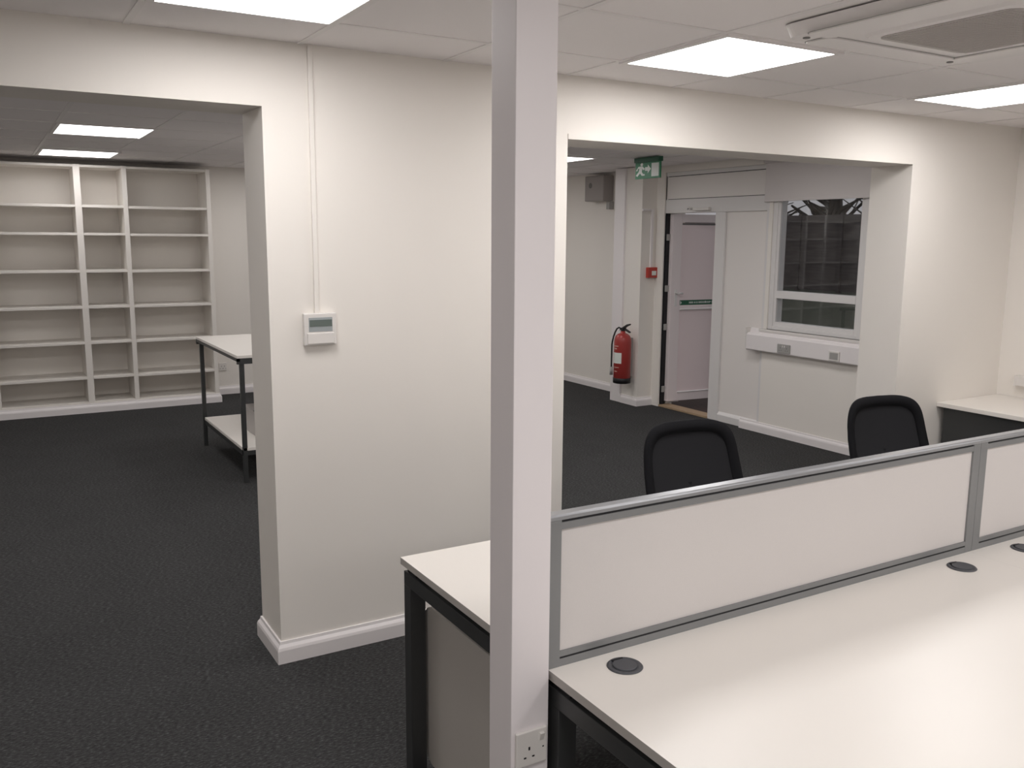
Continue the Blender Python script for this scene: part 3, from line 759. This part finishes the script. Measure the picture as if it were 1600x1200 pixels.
bm = bmesh.new(); cyl(bm, (ex, ey, 0.765), (ex, ey, 0.79), 0.022); box(bm, ex-0.02, ex+0.02, ey-0.03, ey+0.03, 0.785, 0.805, bev=0.004)
part('valve', bm, BLACK, t)
bm = bmesh.new()
prism(bm, [(0.05, 0.775), (0.02, 0.800), (-0.07, 0.845), (-0.115, 0.855), (-0.11, 0.842), (-0.06, 0.822), (0.0, 0.785)], lambda u, v, k: (ex-0.012+0.024*k, ey+u, v))
part('squeeze_lever', bm, BLACK, t)
bm = bmesh.new()
prism(bm, [(0.03, 0.792), (-0.05, 0.782), (-0.115, 0.762), (-0.115, 0.773), (-0.05, 0.796), (0.03, 0.802)], lambda u, v, k: (ex-0.012+0.024*k, ey+u, v))
part('carry_handle', bm, BLACK, t)
bm = bmesh.new(); hp = []
for i in range(15):
    a = i/14
    q = 0.02+0.090*math.sin(min(a*2.2, 1)*math.pi/2)
    hp.append((ex-0.70*q, ey+0.72*q, 0.795+0.02*math.sin(min(a*3, 1)*math.pi) - max(0, a-0.10)*0.50))
tube(bm, hp, 0.0085, 10); part('hose', bm, BLACK, t)
bm = bmesh.new(); cyl(bm, (ex-0.077, ey+0.080, 0.315), (ex-0.077, ey+0.080, 0.40), 0.017, 0.012, 16); part('nozzle', bm, GPLA, t)
part('wall_bracket', B((ex+0.086, 5.735, ey-0.03, ey+0.03, 0.30, 0.70), bev=0.003), GPLA, t)

# ------------------------------------------------------------------ outside
def outside_mat(name, c1, c2, sc, sx=1, sy=1, sz=1, rough=0.9):
    M = mat(name, c1, rough); nt = M.node_tree; b = nt.nodes['Principled BSDF']
    tc = nt.nodes.new('ShaderNodeTexCoord'); mp = nt.nodes.new('ShaderNodeMapping'); mp.inputs['Scale'].default_value = (sx, sy, sz)
    n = nt.nodes.new('ShaderNodeTexNoise'); n.inputs['Scale'].default_value = sc; n.inputs['Detail'].default_value = 6
    cr = nt.nodes.new('ShaderNodeValToRGB'); cr.color_ramp.elements[0].position = 0.35; cr.color_ramp.elements[0].color = (*c1, 1)
    cr.color_ramp.elements[1].position = 0.68; cr.color_ramp.elements[1].color = (*c2, 1)
    nt.links.new(tc.outputs['Object'], mp.inputs['Vector']); nt.links.new(mp.outputs[0], n.inputs['Vector'])
    nt.links.new(n.outputs['Fac'], cr.inputs['Fac']); nt.links.new(cr.outputs[0], b.inputs['Base Color'])
    return M
GRASS = outside_mat('dusk_grass', (0.03, 0.036, 0.022), (0.08, 0.092, 0.06), 6)
FENCE = outside_mat('weathered_fence_boards', (0.06, 0.053, 0.055), (0.105, 0.092, 0.095), 3, 1, 0.5, 4)
BARK = outside_mat('dark_bark', (0.02, 0.018, 0.018), (0.05, 0.045, 0.045), 9)
gr = obj('lawn', B((7.6, 40, -6, 34, -0.25, -0.15)), GRASS); gr['kind'] = 'structure'; gr['label'] = 'dark green lawn outside the window'; gr['category'] = 'lawn'
pv = obj('patio', B((6.10, 7.6, 3.0, 9.5, -0.25, -0.04)), PAVE); pv['kind'] = 'structure'; pv['label'] = 'dark brown paving outside the exit door'; pv['category'] = 'paving'
t = thing('garden_fence', 'tall weathered board fence across the far side of the lawn', 'fence', (26, 20, -0.15))
y = 14.0; k = 0
while y < 36:
    bm = bmesh.new()
    for i in range(11):
        z = -0.1+i*0.242; box(bm, 26.0+(0.02 if i % 2 else 0), 26.04+(0.02 if i % 2 else 0), y+0.06, y+1.80, z, z+0.25)
    part('board_panel', bm, FENCE, t)
    part('post', B((25.95, 26.1, y-0.06, y+0.06, -0.15, 2.62)), FENCE, t)
    y += 1.86
rt = random.Random(7)
for (x, y, r, lbl) in ((28.2, 21.0, 0.30, 'bare tree behind the fence at the left of the window'), (28.5, 24.0, 0.36, 'thick bare tree behind the fence, middle of the window'),
                       (28.0, 27.0, 0.24, 'bare tree behind the fence near the window mullion'), (28.8, 18.5, 0.30, 'bare tree behind the fence at the right of the window')):
    t = thing('bare_tree', lbl, 'tree', (x, y, -0.15))
    bm = bmesh.new(); tube(bm, [(x, y, -0.15), (x+0.05, y+0.05, 1.2), (x, y-0.1, 3.0), (x+0.1, y, 5.0)], [r*1.3, r, r*0.8, r*0.4], 10); part('trunk', bm, BARK, t)
    bm = bmesh.new()
    for q in range(60):
        zb = rt.uniform(1.6, 4.4); a = rt.uniform(0, 6.28); L_ = rt.uniform(0.8, 2.0); rb_ = r*rt.uniform(0.15, 0.4)
        p0 = Vector((x, y, zb)); p1 = p0+Vector((math.cos(a)*L_*0.5, math.sin(a)*L_*0.5, L_*0.30)); p2 = p0+Vector((math.cos(a+0.3)*L_, math.sin(a+0.3)*L_, L_*rt.uniform(0.4, 0.9)))
        tube(bm, [p0, p1, p2], [rb_, rb_*0.7, rb_*0.3], 6)
    part('branches', bm, BARK, t)
